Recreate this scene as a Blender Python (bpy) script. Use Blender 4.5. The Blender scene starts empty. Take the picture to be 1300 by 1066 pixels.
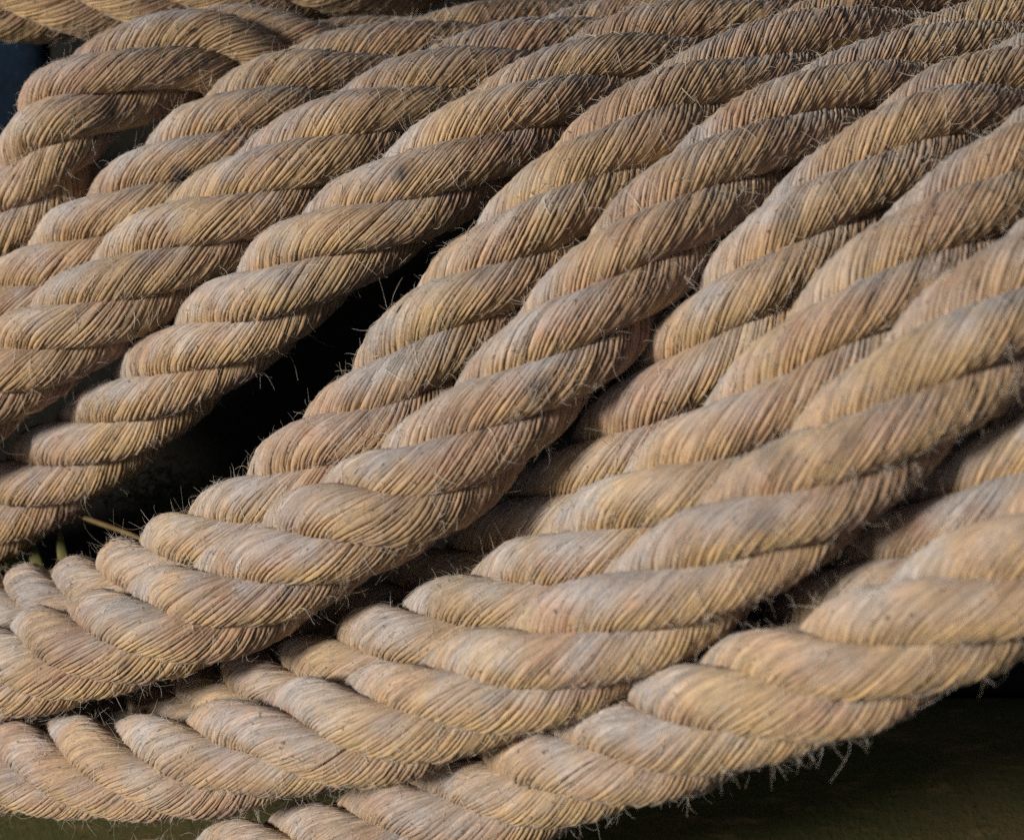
import bpy, math, random
import numpy as np

sc = bpy.context.scene
col = sc.collection
R = math.radians

# ------------------------------------------------------------------ camera
cam_data = bpy.data.cameras.new('camera')
cam = bpy.data.objects.new('camera', cam_data)
col.objects.link(cam)
cam.location = (0.0, -0.9, 1.2)
cam.rotation_euler = (R(40), 0, 0)
cam_data.sensor_width = 36.0
cam_data.lens = 69.785
cam_data.clip_start = 0.02
cam_data.clip_end = 200
cam_data.dof.use_dof = True
cam_data.dof.focus_distance = 0.86
cam_data.dof.aperture_fstop = 9.0
cam_data.dof.aperture_blades = 7
sc.camera = cam

# ------------------------------------------------------------------ sky and sun
SUN_EL, SUN_AZ = R(33), R(-66)          # azimuth from straight behind the camera, minus = left
w = bpy.data.worlds.new('World')
sc.world = w
w.use_nodes = True
nt = w.node_tree
bg = nt.nodes['Background']
sky = nt.nodes.new('ShaderNodeTexSky')
sky.sky_type = 'NISHITA'
sky.sun_disc = False
sky.sun_elevation = SUN_EL
sky.sun_rotation = R(180) + SUN_AZ * -1
sky.air_density = 1.0
sky.dust_density = 3.0
nt.links.new(sky.outputs[0], bg.inputs[0])
bg.inputs[1].default_value = 0.05
sd = bpy.data.lights.new('sun', 'SUN')
sd.energy = 5.0
sd.angle = R(12)
sd.color = (1.0, 0.95, 0.88)
sun = bpy.data.objects.new('sun', sd)
col.objects.link(sun)
sdir = np.array([math.cos(SUN_EL) * math.sin(SUN_AZ), -math.cos(SUN_EL) * math.cos(SUN_AZ), math.sin(SUN_EL)])
from mathutils import Vector, Matrix
sun.rotation_euler = Vector(sdir).to_track_quat('Z', 'Y').to_euler()
sun.location = Vector(sdir) * 3
sc.view_settings.view_transform = 'Standard'
sc.view_settings.look = 'None'
sc.view_settings.exposure = -0.42
sc.view_settings.gamma = 1.0
sc.cycles.use_denoising = False

rng = np.random.default_rng(11)
random.seed(5)

# ------------------------------------------------------------------ helpers
def tag(o, label=None, cat=None, group=None, kind=None):
    if label: o['label'] = label
    if cat: o['category'] = cat
    if group: o['group'] = group
    if kind: o['kind'] = kind
    return o

def empty(name, loc):
    o = bpy.data.objects.new(name, None)
    o.empty_display_size = 0.02
    o.location = loc
    col.objects.link(o)
    return o

def link(name, me, mat, parent=None):
    o = bpy.data.objects.new(name, me)
    me.materials.append(mat)
    col.objects.link(o)
    if parent is not None:
        o.parent = parent
        o.matrix_parent_inverse = Matrix.Translation(-Vector(parent.location))
    return o

def fast_mesh(name, verts, quads, smooth=True, attrs=None):
    me = bpy.data.meshes.new(name)
    nv, nf = len(verts), len(quads)
    k = quads.shape[1]
    me.vertices.add(nv)
    me.vertices.foreach_set('co', np.ascontiguousarray(verts, dtype=np.float32).ravel())
    me.loops.add(nf * k)
    me.loops.foreach_set('vertex_index', np.ascontiguousarray(quads, dtype=np.int32).ravel())
    me.polygons.add(nf)
    me.polygons.foreach_set('loop_start', np.arange(0, nf * k, k, dtype=np.int32))
    me.polygons.foreach_set('use_smooth', np.full(nf, smooth, dtype=bool))
    for an, (typ, data) in (attrs or {}).items():
        a = me.attributes.new(an, typ, 'POINT')
        key = {'FLOAT': 'value', 'FLOAT_VECTOR': 'vector', 'FLOAT2': 'vector'}[typ]
        a.data.foreach_set(key, np.ascontiguousarray(data, dtype=np.float32).ravel())
    me.update(calc_edges=True)
    return me

def catmull(P, t):
    P = np.asarray(P, float); n = len(P)
    i = np.clip(np.floor(t).astype(int), 0, n - 2); f = (t - i)[:, None]
    p1 = P[i]; p2 = P[i + 1]
    p0 = np.where((i == 0)[:, None], 2 * p1 - p2, P[np.clip(i - 1, 0, n - 1)])
    p3 = np.where((i == n - 2)[:, None], 2 * p2 - p1, P[np.clip(i + 2, 0, n - 1)])
    return .5 * ((2 * p1) + (-p0 + p2) * f + (2 * p0 - 5 * p1 + 4 * p2 - p3) * f ** 2 + (-p0 + 3 * p1 - 3 * p2 + p3) * f ** 3)

def unit(v):
    return v / np.maximum(np.linalg.norm(v, axis=-1, keepdims=True), 1e-12)

def smooth_noise(n, m, step, x):
    """n rows of smooth random values sampled at positions x (knots every step)"""
    k = int(x.max() / step) + 3
    g = rng.normal(0, 1, (n, k))
    q = x / step
    i = np.floor(q).astype(int); f = q - i; f = f * f * (3 - 2 * f)
    return g[:, i] * (1 - f) + g[:, i + 1] * f

# ------------------------------------------------------------------ materials
def new_mat(name):
    m = bpy.data.materials.new(name)
    m.use_nodes = True
    n = m.node_tree
    return m, n, n.nodes['Principled BSDF']

def N(n, typ, **kw):
    x = n.nodes.new(typ)
    for k, v in kw.items():
        setattr(x, k, v)
    return x

def mixc(n, fac, a, b, blend='MIX'):
    x = N(n, 'ShaderNodeMix', data_type='RGBA', blend_type=blend)
    for s, v in ((0, fac), (6, a), (7, b)):
        if hasattr(v, 'is_output') or isinstance(v, bpy.types.NodeSocket):
            n.links.new(v, x.inputs[s])
        elif s == 0:
            x.inputs[0].default_value = v
        else:
            x.inputs[s].default_value = (*v, 1)
    return x.outputs[2]

def math_(n, op, a, b=None, clamp=False):
    x = N(n, 'ShaderNodeMath', operation=op, use_clamp=clamp)
    for s, v in ((0, a), (1, b)):
        if v is None: continue
        if isinstance(v, bpy.types.NodeSocket): n.links.new(v, x.inputs[s])
        else: x.inputs[s].default_value = v
    return x.outputs[0]

def ramp(n, v, stops):
    x = N(n, 'ShaderNodeValToRGB')
    while len(x.color_ramp.elements) > 1:
        x.color_ramp.elements.remove(x.color_ramp.elements[-1])
    for i, (p, c) in enumerate(stops):
        e = x.color_ramp.elements[0] if i == 0 else x.color_ramp.elements.new(p)
        e.position = p
        e.color = (c, c, c, 1) if not isinstance(c, tuple) else (*c, 1)
    n.links.new(v, x.inputs[0])
    return x.outputs[0]

def noise(n, vec, scale, detail=3, rough=.55):
    x = N(n, 'ShaderNodeTexNoise')
    x.inputs['Scale'].default_value = scale
    x.inputs['Detail'].default_value = detail
    x.inputs['Roughness'].default_value = rough
    if vec is not None: n.links.new(vec, x.inputs['Vector'])
    return x.outputs['Fac']

def rope_material():
    m, n, b = new_mat('hemp_yarn')
    at = N(n, 'ShaderNodeAttribute', attribute_name='yarn')      # x yarn count, y metres along, z random offset
    sep = N(n, 'ShaderNodeSeparateXYZ'); n.links.new(at.outputs['Vector'], sep.inputs[0])
    st = N(n, 'ShaderNodeAttribute', attribute_name='stain')
    we = N(n, 'ShaderNodeAttribute', attribute_name='wear_shade')
    oc = N(n, 'ShaderNodeTexCoord').outputs['Object']
    # one random tone per yarn
    wn = N(n, 'ShaderNodeTexWhiteNoise', noise_dimensions='2D')
    cy = N(n, 'ShaderNodeCombineXYZ')
    n.links.new(math_(n, 'FLOOR', sep.outputs[0]), cy.inputs[0]); n.links.new(sep.outputs[2], cy.inputs[1])
    n.links.new(cy.outputs[0], wn.inputs['Vector'])
    # fibre streaks along the yarn
    cf = N(n, 'ShaderNodeCombineXYZ')
    n.links.new(math_(n, 'MULTIPLY', sep.outputs[0], 7.0), cf.inputs[0])
    n.links.new(math_(n, 'MULTIPLY', sep.outputs[1], 170.0), cf.inputs[1])
    n.links.new(math_(n, 'MULTIPLY', sep.outputs[2], 31.0), cf.inputs[2])
    fib = noise(n, cf.outputs[0], 1.0, 3, .6)
    big = noise(n, oc, 22, 4, .6)
    mid = noise(n, oc, 75, 4, .6)
    fine = noise(n, oc, 900, 2, .6)
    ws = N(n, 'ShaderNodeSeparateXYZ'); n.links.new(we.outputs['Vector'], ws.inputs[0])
    jit = math_(n, 'MULTIPLY', math_(n, 'SUBTRACT', mid, .5), 1.6)
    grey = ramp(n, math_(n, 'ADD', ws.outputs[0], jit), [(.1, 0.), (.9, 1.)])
    yel = ramp(n, math_(n, 'ADD', ws.outputs[1], jit), [(-.05 if False else 0., 0.), (.75, 1.)])
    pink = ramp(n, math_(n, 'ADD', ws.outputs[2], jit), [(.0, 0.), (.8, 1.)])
    c = mixc(n, ramp(n, big, [(.36, 0.), (.64, 1.)]), (.52, .355, .18), (.42, .255, .16))
    c = mixc(n, math_(n, 'MULTIPLY', pink, .9), c, (.235, .13, .118))  # shade on the strands' right ends, put into the colour as dark pink
    yel = math_(n, 'MULTIPLY', yel, ramp(n, noise(n, oc, 30, 3), [(.38, .15), (.62, 1.)]))
    c = mixc(n, math_(n, 'MULTIPLY', yel, .9), c, (.50, .335, .15))
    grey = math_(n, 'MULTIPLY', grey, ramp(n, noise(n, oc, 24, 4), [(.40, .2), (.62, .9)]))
    c = mixc(n, grey, c, (.43, .395, .38))  # bleaching, with some cool sky light painted into the grey
    tone = math_(n, 'ADD', math_(n, 'MULTIPLY', wn.outputs['Value'], .44), .78)
    ctone = N(n, 'ShaderNodeCombineColor')
    for i in range(3): n.links.new(tone, ctone.inputs[i])
    c = mixc(n, 1.0, c, ctone.outputs[0], 'MULTIPLY')
    fr = ramp(n, fib, [(.28, .50), (.5, 1.0), (.74, 1.35)])
    c = mixc(n, 1.0, c, fr, 'MULTIPLY')
    gm = math_(n, 'MULTIPLY', ramp(n, noise(n, oc, 16, 5, .7), [(.50, 0.), (.70, .55)]), ramp(n, fine, [(.35, .3), (.6, 1.)]))
    c = mixc(n, gm, c, (.15, .115, .09))
    # dirt specks and greasy stains
    sp = ramp(n, noise(n, oc, 330, 2, .5), [(.68, 0.), (.74, .8)])
    c = mixc(n, sp, c, (.07, .05, .035))
    sn = math_(n, 'MULTIPLY', st.outputs['Fac'], ramp(n, mid, [(.3, .8), (.6, 1.)]))
    c = mixc(n, sn, c, (.06, .05, .045))
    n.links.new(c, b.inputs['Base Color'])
    b.inputs['Roughness'].default_value = .72
    b.inputs['Specular IOR Level'].default_value = .28
    b.inputs['Sheen Weight'].default_value = .25
    b.inputs['Sheen Roughness'].default_value = .5
    bp = N(n, 'ShaderNodeBump')
    bp.inputs['Strength'].default_value = .8
    bp.inputs['Distance'].default_value = .0006
    n.links.new(math_(n, 'ADD', fib, math_(n, 'MULTIPLY', fine, .35)), bp.inputs['Height'])
    n.links.new(bp.outputs[0], b.inputs['Normal'])
    return m

def hair_material():
    m, n, b = new_mat('loose_fibre')
    g = N(n, 'ShaderNodeAttribute', attribute_name='tone')
    c = mixc(n, g.outputs['Fac'], (.50, .39, .25), (.88, .82, .72))
    n.links.new(c, b.inputs['Base Color'])
    b.inputs['Roughness'].default_value = .6
    b.inputs['Specular IOR Level'].default_value = .3
    return m

def paint_material(name, c1, c2, c3):
    m, n, b = new_mat(name)
    oc = N(n, 'ShaderNodeTexCoord').outputs['Object']
    mp = N(n, 'ShaderNodeMapping'); mp.inputs['Scale'].default_value = (1, 4, 4)
    n.links.new(oc, mp.inputs[0])
    a = noise(n, oc, 14, 5, .65)
    g = noise(n, mp.outputs[0], 40, 6, .7)
    f = noise(n, oc, 260, 4, .7)
    c = mixc(n, ramp(n, a, [(.38, 0.), (.62, 1.)]), c1, c2)
    c = mixc(n, ramp(n, g, [(.55, 0.), (.68, .8)]), c, c3)
    c = mixc(n, ramp(n, f, [(.60, 0.), (.70, .8)]), c, (.012, .010, .008))
    n.links.new(c, b.inputs['Base Color'])
    b.inputs['Roughness'].default_value = .85
    b.inputs['Specular IOR Level'].default_value = .1
    bp = N(n, 'ShaderNodeBump'); bp.inputs['Strength'].default_value = .8; bp.inputs['Distance'].default_value = .002
    n.links.new(math_(n, 'ADD', g, f), bp.inputs['Height'])
    n.links.new(bp.outputs[0], b.inputs['Normal'])
    return m

def plain_plant(name, c1, c2):
    m, n, b = new_mat(name)
    oc = N(n, 'ShaderNodeTexCoord').outputs['Object']
    c = mixc(n, ramp(n, noise(n, oc, 60, 3), [(.35, 0.), (.65, 1.)]), c1, c2)
    n.links.new(c, b.inputs['Base Color'])
    b.inputs['Roughness'].default_value = .6
    return m

M_ROPE = rope_material()
M_HAIR = hair_material()
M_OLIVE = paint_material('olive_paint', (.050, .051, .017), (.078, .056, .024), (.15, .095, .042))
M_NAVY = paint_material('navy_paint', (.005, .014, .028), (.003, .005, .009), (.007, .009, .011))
M_GAP_SHADE = paint_material('gap_shade_wood', (.006, .006, .006), (.010, .009, .006), (.014, .013, .009))  # near black: deep shade between the ropes painted into the wood
M_STRAW = plain_plant('dry_straw', (.17, .11, .035), (.11, .07, .022))
M_BLADE = plain_plant('grass_blade', (.15, .135, .03), (.10, .105, .022))
M_MOSS = plain_plant('moss', (.05, .06, .015), (.09, .085, .02))

# ------------------------------------------------------------------ backing boards
def plank(name, pts, mat, thick, parent, seed):
    """a thick board: four front corners (clockwise) and a back face, edges worn"""
    import bmesh
    bm = bmesh.new()
    p = [Vector(q) for q in pts]
    nrm = (p[1] - p[0]).cross(p[3] - p[0]).normalized()
    if nrm.y < 0: nrm = -nrm                     # away from the camera
    nx, nz = 48, 36
    rs = random.Random(seed)
    grid = []
    for j in range(nz + 1):
        row = []
        for i in range(nx + 1):
            u, v = i / nx, j / nz
            q = (p[0] * (1 - u) + p[1] * u) * (1 - v) + (p[3] * (1 - u) + p[2] * u) * v
            edge = min(u, 1 - u, v, 1 - v)
            q = q + nrm * (rs.uniform(-.0006, .0006) + (.004 if edge == 0 else 0))
            row.append(bm.verts.new(q))
        grid.append(row)
    for j in range(nz):
        for i in range(nx):
            bm.faces.new((grid[j][i], grid[j][i + 1], grid[j + 1][i + 1], grid[j + 1][i]))
    loop = grid[0] + [r[-1] for r in grid[1:]] + grid[-1][-2::-1] + [r[0] for r in grid[-2:0:-1]]
    back = [bm.verts.new(v.co + nrm * thick) for v in loop]
    for k in range(len(loop)):
        bm.faces.new((loop[k], loop[(k + 1) % len(loop)], back[(k + 1) % len(loop)], back[k]))
    bm.faces.new(back)
    bmesh.ops.recalc_face_normals(bm, faces=bm.faces)
    me = bpy.data.meshes.new(name)
    bm.to_mesh(me); bm.free()
    for f in me.polygons: f.use_smooth = len(f.vertices) == 4
    return link(name, me, mat, parent)


board = empty('board', (0.0000, -0.3157, 0.2544))
tag(board, 'dark wooden board behind the ropes, its planks navy, black for the gap shade and worn olive green', 'board')
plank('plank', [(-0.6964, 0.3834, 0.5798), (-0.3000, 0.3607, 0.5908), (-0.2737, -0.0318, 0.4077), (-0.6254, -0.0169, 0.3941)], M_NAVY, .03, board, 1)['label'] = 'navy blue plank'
plank('plank', [(-0.2975, 0.3587, 0.5918), (0.7020, 0.3044, 0.6180), (0.6299, -0.0728, 0.4451), (-0.2714, -0.0333, 0.4091)], M_GAP_SHADE, .03, board, 4)['label'] = 'plank coloured black as the shade in the gaps'
plank('plank', [(-0.6228, -0.0221, 0.3963), (0.6270, -0.0779, 0.4474), (0.5667, -0.3519, 0.3284), (-0.5623, -0.3143, 0.2685)], M_GAP_SHADE, .03, board, 3)['label'] = 'plank coloured black as the shade in the gaps'

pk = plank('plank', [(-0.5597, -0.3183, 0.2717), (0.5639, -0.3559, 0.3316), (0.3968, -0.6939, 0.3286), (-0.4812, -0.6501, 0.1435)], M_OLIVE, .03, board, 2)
pk['label'] = 'worn olive green plank'


# ------------------------------------------------------------------ ropes
DIA = 0.05
NS = 4                                                    # strands in a rope
FWD = np.array([0, math.cos(R(50)), -math.sin(R(50))])
UPW = np.array([0, math.sin(R(50)), math.cos(R(50))])      # up the slope of the pile
    # the side of the pile that faces outwards is -FWD
NY = 29                                                   # yarns round a strand
RINGS = 12                                                # rings per quarter of a lay
PROF_T = np.array([0, .11, .5, .89])
PROF_H = np.array([-1.15, -.20, .32, -.20])

SKY_SIDE = unit(np.array([-.75, 0, 0]) - .25 * FWD + .60 * UPW)    # side turned to the sky and the rain: bleached grey, cool sky light mixed into its tint
STAINS = np.array([
    (-0.0472, -0.2731, 0.6175, 0.0055, 1.00),
    (-0.1542, -0.2210, 0.5676, 0.0064, 1.00),
    (0.0106, -0.4021, 0.6245, 0.0060, 0.94),
    (0.1071, -0.3527, 0.6665, 0.0075, 0.56),
    (-0.0595, -0.4377, 0.5579, 0.0035, 0.75),
    (0.0860, -0.4907, 0.6591, 0.0074, 0.50),
    (0.1122, -0.4779, 0.6859, 0.0066, 0.50),
    (-0.1296, -0.2697, 0.5610, 0.0044, 0.44),
    (-0.1039, -0.3035, 0.5608, 0.0035, 0.75),
    (-0.1632, -0.4401, 0.4902, 0.0033, 0.62),
    (-0.0276, -0.4289, 0.5875, 0.0034, 0.38),
    (0.0902, -0.4727, 0.6732, 0.0067, 0.62),
    (0.0483, -0.2897, 0.6522, 0.0056, 0.38),
])

def strand_frame(P, j):
    n = len(P)
    t = np.linspace(0, n - 1, (n - 1) * RINGS + 1)
    ax = catmull(P, t)
    T = unit(np.gradient(ax, axis=0))
    eL = unit(np.cross(T, FWD[None])); eF = np.cross(T, eL)
    sg = np.sign((eF @ -FWD).sum()); eF = eF * sg
    ph = math.pi / NS + 2 * math.pi / NS * (t + j + .12)
    rad = np.cos(ph)[:, None] * eL + np.sin(ph)[:, None] * eF
    wob = 1 + .06 * smooth_noise(1, 1, 2.2, t)[0]
    c = ax + (.263 * DIA * wob)[:, None] * rad
    return t, c, rad

def make_strand(P, j, parent, seed):
    t, c, rad = strand_frame(P, j)
    S = np.concatenate([[0], np.cumsum(np.linalg.norm(np.diff(c, axis=0), axis=1))])
    Tn = unit(np.gradient(c, axis=0))
    e1 = unit(rad - (rad * Tn).sum(1)[:, None] * Tn); e2 = np.cross(Tn, e1)
    Rs = .222 * DIA
    q = TWIST * .80 / Rs
    nr = len(t)
    # uneven yarns: own width, height and a slow wander
    wid = rng.uniform(.72, 1.30, NY); wid /= wid.sum()
    edges = np.concatenate([[0], np.cumsum(wid)])
    u = np.concatenate([edges[k] + wid[k] * PROF_T for k in range(NY)] + [[1.0]])
    yi = np.concatenate([k + PROF_T for k in range(NY)] + [[NY - 1e-4]])
    yidx = np.minimum(yi.astype(int), NY - 1)
    h = np.concatenate([PROF_H] * NY + [[PROF_H[0]]])
    wander = smooth_noise(NY + 1, 1, .016, S)               # groove k moves sideways
    hi = smooth_noise(NY, 1, .011, S)
    depth = smooth_noise(NY + 1, 1, .009, S)
    wander[-1] = wander[0]; depth[-1] = depth[0]
    fr = (yi - yidx)[None]
    wv = wander[yidx].T * (1 - fr) + wander[np.minimum(yidx + 1, NY)].T * fr
    ang = 2 * math.pi * (u[None] + wv * .0095) + (q * S)[:, None]
    yw = 2 * math.pi * Rs / NY
    groove = np.clip(.66 + .42 * depth, .05, 1.3)
    gd = groove[yidx].T * (1 - fr) + groove[np.minimum(yidx + 1, NY)].T * fr
    patch = sum(np.cos(2 * math.pi * k * u)[None] * smooth_noise(1, 1, .014, S)[0][:, None] + np.sin(2 * math.pi * k * u)[None] * smooth_noise(1, 1, .014, S)[0][:, None] for k in (1, 2, 3, 5)) * .6
    gd = gd * np.clip(1 + .5 * patch, .15, 1.5)
    swell = 1 + .05 * smooth_noise(1, 1, .03, S)[0]
    r = Rs * swell[:, None] + yw * (.80 * h[None] * gd + .10 * hi[yidx].T * (1 - np.abs(2 * fr - 1)))
    r = r + yw * .07 * rng.normal(0, 1, r.shape)
    r[:, -1] = r[:, 0]
    ca, sa = np.cos(ang)[..., None], np.sin(ang)[..., None]
    V = c[:, None] + r[..., None] * (.95 * ca * e1[:, None] + .94 * sa * e2[:, None])
    m = len(u)
    a = (np.arange(nr - 1)[:, None] * m + np.arange(m - 1)[None]).ravel()
    quads = np.stack([a, a + 1, a + m + 1, a + m], 1)
    yarn = np.stack([np.broadcast_to(yi[None], (nr, m)), np.broadcast_to(S[:, None], (nr, m)), np.full((nr, m), seed * .37)], -1)
    nrm = ca * e1[:, None] + sa * e2[:, None]
    wear_shade = np.stack([nrm @ SKY_SIDE, -(nrm @ UPW), nrm @ (np.array([.85, 0, 0]) + .2 * FWD - .4 * UPW)], -1)  # sky-side grey, yellow underside, painted shade on right-hand faces
    st = np.zeros((nr, m))
    if len(STAINS):
        for sx, sy, sz, sr, sw in STAINS:
            dv = V - np.array([sx, sy, sz]); al = dv @ FWD
            d = np.linalg.norm(dv - al[..., None] * FWD, axis=-1) + np.maximum(np.abs(al) - .014, 0)
            st = np.maximum(st, sw * np.clip(1.25 - d / sr, 0, 1))
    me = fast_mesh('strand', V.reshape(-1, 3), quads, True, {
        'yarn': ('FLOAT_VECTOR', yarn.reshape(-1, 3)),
        'wear_shade': ('FLOAT_VECTOR', wear_shade.reshape(-1, 3)), 'stain': ('FLOAT', st.ravel())})
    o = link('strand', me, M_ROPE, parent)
    # surface samples for the loose fibres: position, outward normal, yarn direction
    ydir = unit(Tn[:, None] + (q * Rs) * (-sa * e1[:, None] + ca * e2[:, None]))
    return o, V, nrm, ydir, np.cos(ang)

def tubes(paths, rad):
    """paths (n,k,3) -> three sided tapering tubes in one mesh"""
    n, k, _ = paths.shape
    T = unit(np.gradient(paths, axis=1))
    ref = np.array([.31, .87, .38])
    A = unit(np.cross(T, ref)); B = np.cross(T, A)
    tap = np.linspace(1, .35, k)[None, :, None]
    rr = rad[:, None, None] * tap
    rings = np.stack([paths + rr * (math.cos(x) * A + math.sin(x) * B) for x in (0, 2.0944, 4.1888)], 2)   # n,k,3,3
    V = rings.reshape(-1, 3)
    base = (np.arange(n)[:, None, None] * k + np.arange(k - 1)[None, :, None]) * 3
    s = np.arange(3)[None, None]
    s2 = (s + 1) % 3
    q = np.stack([base + s, base + s2, base + 3 + s2, base + 3 + s], -1).reshape(-1, 4)
    return V, q

def make_fibres(samples, parent, n_fly, n_flat, n_long):
    P = np.concatenate([s[0].reshape(-1, 3) for s in samples]); Nn = np.concatenate([s[1].reshape(-1, 3) for s in samples])
    Y = np.concatenate([s[2].reshape(-1, 3) for s in samples]); W = np.concatenate([s[3].ravel() for s in samples])
    ok = np.where((W > -.05) & ((Nn @ -FWD) > -.55))[0]
    def pick(k): return rng.choice(ok, k)
    Vs, Qs, Ts = [], [], []; off = 0
    def add(paths, rad, tone):
        nonlocal off
        V, q = tubes(paths, rad)
        Vs.append(V); Qs.append(q + off); off += len(V)
        Ts.append(np.repeat(tone, paths.shape[1] * 3))
    # fibres lying along the surface, combed roughly with the yarns
    i = pick(n_flat); p, nn, y = P[i], Nn[i], Y[i]
    side = np.cross(nn, y)
    a = rng.normal(0, .55, n_flat)[:, None]
    d = y * np.cos(a) + side * np.sin(a); d *= rng.choice([-1, 1], n_flat)[:, None]
    L = rng.uniform(.003, .011, n_flat)
    s = np.linspace(0, 1, 4)
    bend = rng.normal(0, .25, n_flat)
    x = (s[None] * L[:, None])
    lift = .00025 + rng.uniform(.2, 1.0, n_flat)[:, None] * .0012 * (s[None] ** 2)
    sag = x ** 2 / (2 * .30 * DIA)
    path = p[:, None] + d[:, None] * x[..., None] + nn[:, None] * (lift - sag * .85)[..., None] + np.cross(nn, d)[:, None] * (bend[:, None] * x * s[None])[..., None]
    add(path, rng.uniform(.00006, .0001, n_flat) * np.where(rng.random(n_flat) < .05, 2.2, 1), np.clip(rng.normal(.55, .22, n_flat), 0, 1))
    # short fly-away fuzz and a few long curly ends
    for cnt, l0, l1, wmin in ((n_fly, .002, .009, 0), (n_long, .006, .014, 0)):
        i = pick(cnt)
        h = cnt // 2                                        # half of them stand in small tufts
        i[:h] = (np.repeat(pick(h // 7 + 1), 7)[:h] + rng.integers(-3, 4, h)) % len(P)
        p, nn, y = P[i], Nn[i], Y[i]
        side = np.cross(nn, y)
        a = rng.normal(0, .9, cnt)[:, None]
        d = y * np.cos(a) + side * np.sin(a); d *= rng.choice([-1, 1], cnt)[:, None]
        e = rng.uniform(.1, 1.15, cnt)[:, None]
        d = unit(d * np.cos(e) + nn * np.sin(e))
        L = rng.uniform(l0, l1, cnt) * rng.uniform(.5, 1, cnt)
        k = 6
        s = np.linspace(0, 1, k)
        b1 = unit(rng.normal(0, 1, (cnt, 3))); b2 = unit(rng.normal(0, 1, (cnt, 3)))
        amp = rng.uniform(.3, 1.25, cnt)[:, None]
        path = p[:, None] + (L[:, None] * s[None])[..., None] * d[:, None] \
            + ((L[:, None] * amp) * s[None] ** 2)[..., None] * b1[:, None] \
            + ((L[:, None] * amp * .5) * np.sin(s[None] * 3.3))[..., None] * b2[:, None] * .6
        add(path, rng.uniform(.00005, .0001, cnt), np.clip(rng.normal(.62, .25, cnt), 0, 1))
    V = np.concatenate(Vs); Q = np.concatenate(Qs); T = np.concatenate(Ts)
    me = fast_mesh('loose_fibres', V, Q, True, {'tone': ('FLOAT', T)})
    o = link('loose_fibres', me, M_HAIR, parent)
    o['kind'] = 'stuff'
    return o

TWIST = -1.60
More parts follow.
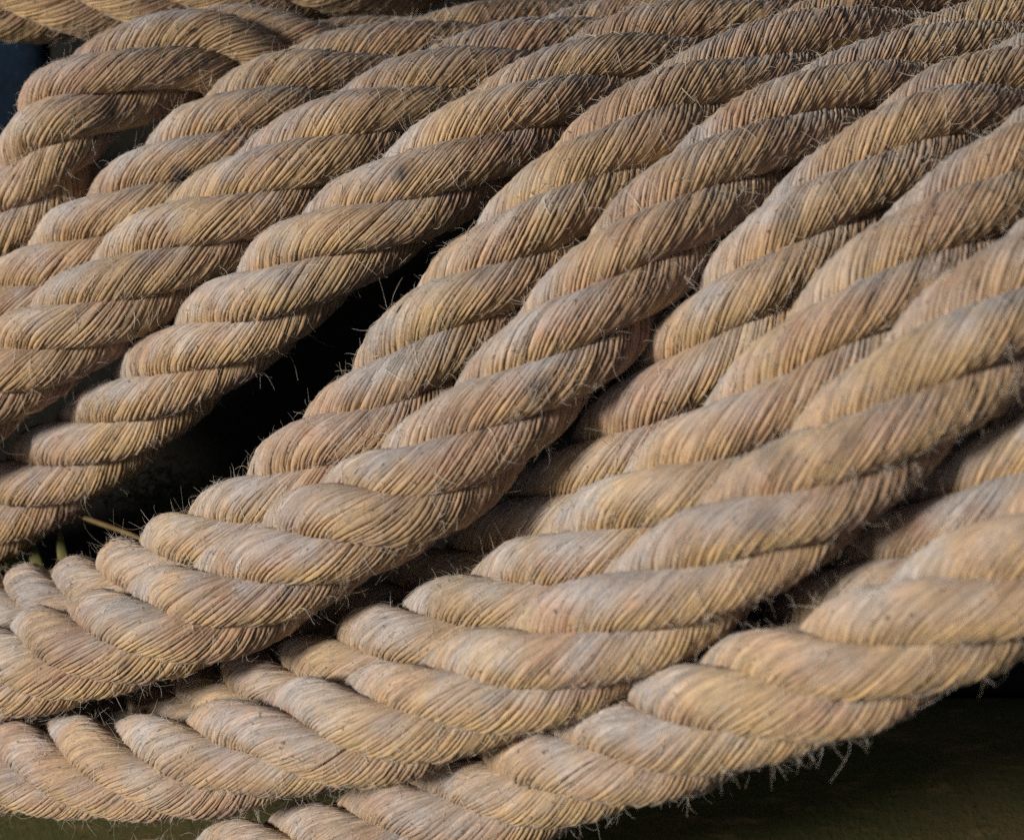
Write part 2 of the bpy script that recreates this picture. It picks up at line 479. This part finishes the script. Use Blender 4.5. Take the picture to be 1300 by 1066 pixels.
# axis of every rope, one point for each quarter of a lay (metres)
ROPES = {
    'turn_a': ('pinkish brown rope running level along the top left edge, behind all the others', 0.50, [(-0.3234,-0.0670,0.5507), (-0.2750,-0.0710,0.5546), (-0.2281,-0.0746,0.5574), (-0.1818,-0.0757,0.5586), (-0.1357,-0.0708,0.5578), (-0.0879,-0.0589,0.5542), (-0.0392,-0.0396,0.5505), (0.0079,-0.0149,0.5488)]),
    'turn_b': ('bent rope at the top left, arching over beside the blue gap', 0.70, [(-0.2968,-0.2116,0.4611), (-0.2643,-0.2008,0.4919), (-0.2350,-0.1882,0.5249), (-0.2211,-0.1770,0.5525), (-0.2028,-0.1654,0.5669), (-0.1510,-0.1394,0.5727), (-0.1009,-0.1216,0.5508), (-0.0411,-0.0919,0.5262)]),
    'turn_c': ('rope just right of the black gap at the top left, under the third slanting rope', 0.90, [(-0.3136,-0.2513,0.4404), (-0.2814,-0.2446,0.4629), (-0.2511,-0.2367,0.4855), (-0.2211,-0.2285,0.5073), (-0.1912,-0.2183,0.5290), (-0.1627,-0.2048,0.5488), (-0.1334,-0.1871,0.5629), (-0.1025,-0.1633,0.5671), (-0.0510,-0.1308,0.5592), (0.0038,-0.0894,0.5409), (0.0676,-0.0413,0.5180)]),
    'turn_d': ('third slanting rope from the top left corner, close between two like it', 0.90, [(-0.3125,-0.2939,0.4367), (-0.2784,-0.2851,0.4622), (-0.2462,-0.2774,0.4858), (-0.2146,-0.2700,0.5080), (-0.1831,-0.2614,0.5300), (-0.1471,-0.2486,0.5527), (-0.1133,-0.2340,0.5705), (-0.0726,-0.2115,0.5830), (-0.0325,-0.1829,0.5845), (0.0200,-0.1480,0.5750), (0.0797,-0.1068,0.5583), (0.1453,-0.0607,0.5390)]),
    'turn_e': ('rope with a dark smudge, upper left edge of the long black opening', 1.00, [(-0.3141,-0.2876,0.3485), (-0.2771,-0.2853,0.3799), (-0.2435,-0.2841,0.4115), (-0.2118,-0.2849,0.4435), (-0.1788,-0.2857,0.4774), (-0.1463,-0.2852,0.5126), (-0.1114,-0.2837,0.5454), (-0.0799,-0.2761,0.5753), (-0.0447,-0.2646,0.5955), (-0.0067,-0.2399,0.6093), (0.0370,-0.2061,0.6109), (0.0900,-0.1676,0.5998), (0.1508,-0.1250,0.5831)]),
    'turn_f': ('rope along the lower right edge of the long black opening, curling behind at left', 1.10, [(-0.3070,-0.3229,0.3503), (-0.2761,-0.3348,0.3698), (-0.2440,-0.3472,0.3912), (-0.2137,-0.3592,0.4160), (-0.1850,-0.3707,0.4422), (-0.1580,-0.3784,0.4691), (-0.1300,-0.3818,0.4950), (-0.1004,-0.3787,0.5212), (-0.0748,-0.3692,0.5482), (-0.0497,-0.3591,0.5717), (-0.0240,-0.3405,0.5978), (0.0013,-0.3221,0.6165), (0.0332,-0.2931,0.6315), (0.0724,-0.2553,0.6353), (0.1265,-0.2093,0.6260), (0.1874,-0.1563,0.6074), (0.2561,-0.0991,0.5852)]),
    'turn_g': ('central rope running from the top right to the lower left corner, over its neighbours', 1.10, [(-0.2920,-0.3822,0.3880), (-0.2561,-0.3965,0.4140), (-0.2199,-0.4074,0.4404), (-0.1882,-0.4158,0.4655), (-0.1577,-0.4219,0.4892), (-0.1237,-0.4246,0.5115), (-0.0911,-0.4203,0.5356), (-0.0643,-0.4148,0.5570), (-0.0366,-0.4089,0.5752), (-0.0061,-0.3932,0.5980), (0.0207,-0.3734,0.6185), (0.0487,-0.3469,0.6349), (0.0814,-0.3112,0.6435), (0.1280,-0.2658,0.6423), (0.1836,-0.2192,0.6280), (0.2467,-0.1706,0.6094), (0.3161,-0.1217,0.5902)]),
    'turn_h': ('rope sunk behind the central one, showing only its left half', 1.10, [(-0.1102,-0.3907,0.4003), (-0.0769,-0.3956,0.4343), (-0.0453,-0.3991,0.4687), (-0.0153,-0.4026,0.5009), (0.0125,-0.4002,0.5340), (0.0401,-0.3947,0.5655), (0.0653,-0.3833,0.5976), (0.0901,-0.3658,0.6267), (0.1187,-0.3395,0.6473), (0.1640,-0.2998,0.6583), (0.2075,-0.2613,0.6498), (0.2626,-0.2176,0.6356)]),
    'turn_i': ('sunken rope between the half hidden one and the broad hairy one at right', 1.30, [(-0.2385,-0.3638,0.3166), (-0.1929,-0.3843,0.3522), (-0.1561,-0.4027,0.3891), (-0.1245,-0.4185,0.4242), (-0.0966,-0.4302,0.4554), (-0.0664,-0.4386,0.4830), (-0.0358,-0.4430,0.5107), (-0.0036,-0.4451,0.5394), (0.0272,-0.4451,0.5697), (0.0603,-0.4403,0.6021), (0.0890,-0.4309,0.6320), (0.1226,-0.4079,0.6601), (0.1574,-0.3778,0.6757), (0.2018,-0.3390,0.6807), (0.2515,-0.2957,0.6783)]),
    'turn_j': ('broad pale rope from the right edge, sweeping down to the bottom left corner', 1.80, [(-0.3338,-0.3832,0.3285), (-0.2908,-0.4021,0.3516), (-0.2491,-0.4204,0.3764), (-0.2093,-0.4378,0.4029), (-0.1714,-0.4539,0.4295), (-0.1321,-0.4668,0.4561), (-0.0941,-0.4735,0.4848), (-0.0588,-0.4816,0.5098), (-0.0243,-0.4866,0.5367), (0.0120,-0.4898,0.5654), (0.0497,-0.4859,0.5994), (0.0827,-0.4786,0.6327), (0.1145,-0.4685,0.6608), (0.1502,-0.4465,0.6867), (0.1907,-0.4166,0.7046), (0.2322,-0.3857,0.7126)]),
    'turn_k': ('deep yellowish rope showing through the gap at right under the broad pale one', 1.00, [(0.0637,-0.4910,0.5087), (0.0875,-0.4905,0.5410), (0.1119,-0.4879,0.5735), (0.1356,-0.4828,0.6044), (0.1586,-0.4750,0.6313), (0.1861,-0.4602,0.6556), (0.2141,-0.4418,0.6740), (0.2447,-0.4213,0.6881)]),
    'turn_l': ('thickest rope at the lower right, nearest and blurred, beside the dark green board', 1.50, [(-0.1697,-0.4877,0.3677), (-0.1311,-0.4888,0.3918), (-0.0976,-0.4915,0.4145), (-0.0646,-0.4944,0.4374), (-0.0323,-0.4970,0.4627), (-0.0031,-0.5003,0.4911), (0.0225,-0.5062,0.5214), (0.0529,-0.5129,0.5541), (0.0789,-0.5192,0.5878), (0.1120,-0.5265,0.6180), (0.1441,-0.5248,0.6490), (0.1767,-0.5176,0.6757), (0.2087,-0.5055,0.7002)]),
}
sid = 0
for key, (label, fz, P) in ROPES.items():
    P = np.array(P)
    root = empty('rope', P[len(P) // 2])
    tag(root, label, 'rope', 'turns of thick laid rope')
    smp = []
    for j in range(NS):
        sid += 1
        o, V, nn, yd, wc = make_strand(P, j, root, sid)
        smp.append((V, nn, yd, wc))
    k = len(P) / 12
    make_fibres(smp, root, int(1500 * fz * k), int(2200 * k), int(190 * fz * k))


# ------------------------------------------------------------------ dry stems and blades in the gap
def blade(name, pts, width, mat, label, cat, group=None, flat=.25):
    P = np.array(pts); t = np.linspace(0, len(P) - 1, 24); c = catmull(P, t)
    T = unit(np.gradient(c, axis=0)); A = unit(np.cross(T, FWD)); B = np.cross(T, A)
    s = np.linspace(0, 1, 24); wd = width * np.clip(np.sin(np.pi * (.12 + .86 * s)) ** .6, .05, 1)
    ring = [c + (wd * math.cos(x))[:, None] * A + (wd * flat * math.sin(x))[:, None] * B for x in np.linspace(0, 2 * math.pi, 9)[:-1]]
    V = np.stack(ring, 1).reshape(-1, 3)
    a = (np.arange(23)[:, None] * 8 + np.arange(8)[None]); b = (np.arange(23)[:, None] * 8 + (np.arange(8)[None] + 1) % 8)
    q = np.stack([a, b, b + 8, a + 8], -1).reshape(-1, 4)
    o = link(name, fast_mesh(name, V, q), mat)
    return tag(o, label, cat, group)

blade('straw_stalk', [(-0.2341, -0.2891, 0.4072), (-0.2121, -0.3013, 0.4101), (-0.1857, -0.3222, 0.4251), (-0.1631, -0.3405, 0.4358)], .0014, M_STRAW, 'single dry straw stalk slanting across the black opening at lower left', 'straw', None, .9)
blade('grass_blade', [(-0.2874, -0.3101, 0.3635), (-0.2626, -0.2989, 0.3755), (-0.2529, -0.2905, 0.3865), (-0.2594, -0.2806, 0.3948)], .0085, M_BLADE, 'broad blurred green grass blade at the left edge under the ropes', 'grass blade', 'grass blades in the lower left gap')
blade('grass_blade', [(-0.2348, -0.3178, 0.3570), (-0.2408, -0.3070, 0.3661), (-0.2456, -0.2973, 0.3768), (-0.2477, -0.2868, 0.3896)], .0034, M_BLADE, 'upright narrow grass blade, second from the left edge', 'grass blade', 'grass blades in the lower left gap')
blade('grass_blade', [(-0.2206, -0.3178, 0.3570), (-0.2246, -0.3070, 0.3661), (-0.2303, -0.2989, 0.3755), (-0.2312, -0.2905, 0.3865)], .0032, M_BLADE, 'short grass blade farthest right in the lower left gap', 'grass blade', 'grass blades in the lower left gap')
blade('grass_blade', [(-0.2820, -0.2871, 0.3697), (-0.2603, -0.3010, 0.3646), (-0.2388, -0.3070, 0.3661), (-0.2186, -0.3147, 0.3596)], .0060, M_BLADE, 'low grass blade lying level across the lower left gap', 'grass blade', 'grass blades in the lower left gap')

# moss tufts on the board seen deep in the opening
mc = np.array((-0.1788, -0.2493, 0.3623)); nm = 420
mp = mc + rng.normal(0, 1, (nm, 3)) * np.array([.022, .006, .010])
md = unit(rng.normal(0, 1, (nm, 3)) - FWD * 1.2)
ml = rng.uniform(.004, .010, nm)
path = mp[:, None] + (np.linspace(0, 1, 4)[None] * ml[:, None])[..., None] * md[:, None]
V, q = tubes(path, np.full(nm, .0007))
tag(link('moss', fast_mesh('moss', V, q), M_MOSS), 'dark green moss growing deep inside the black opening', 'moss', None, 'stuff')
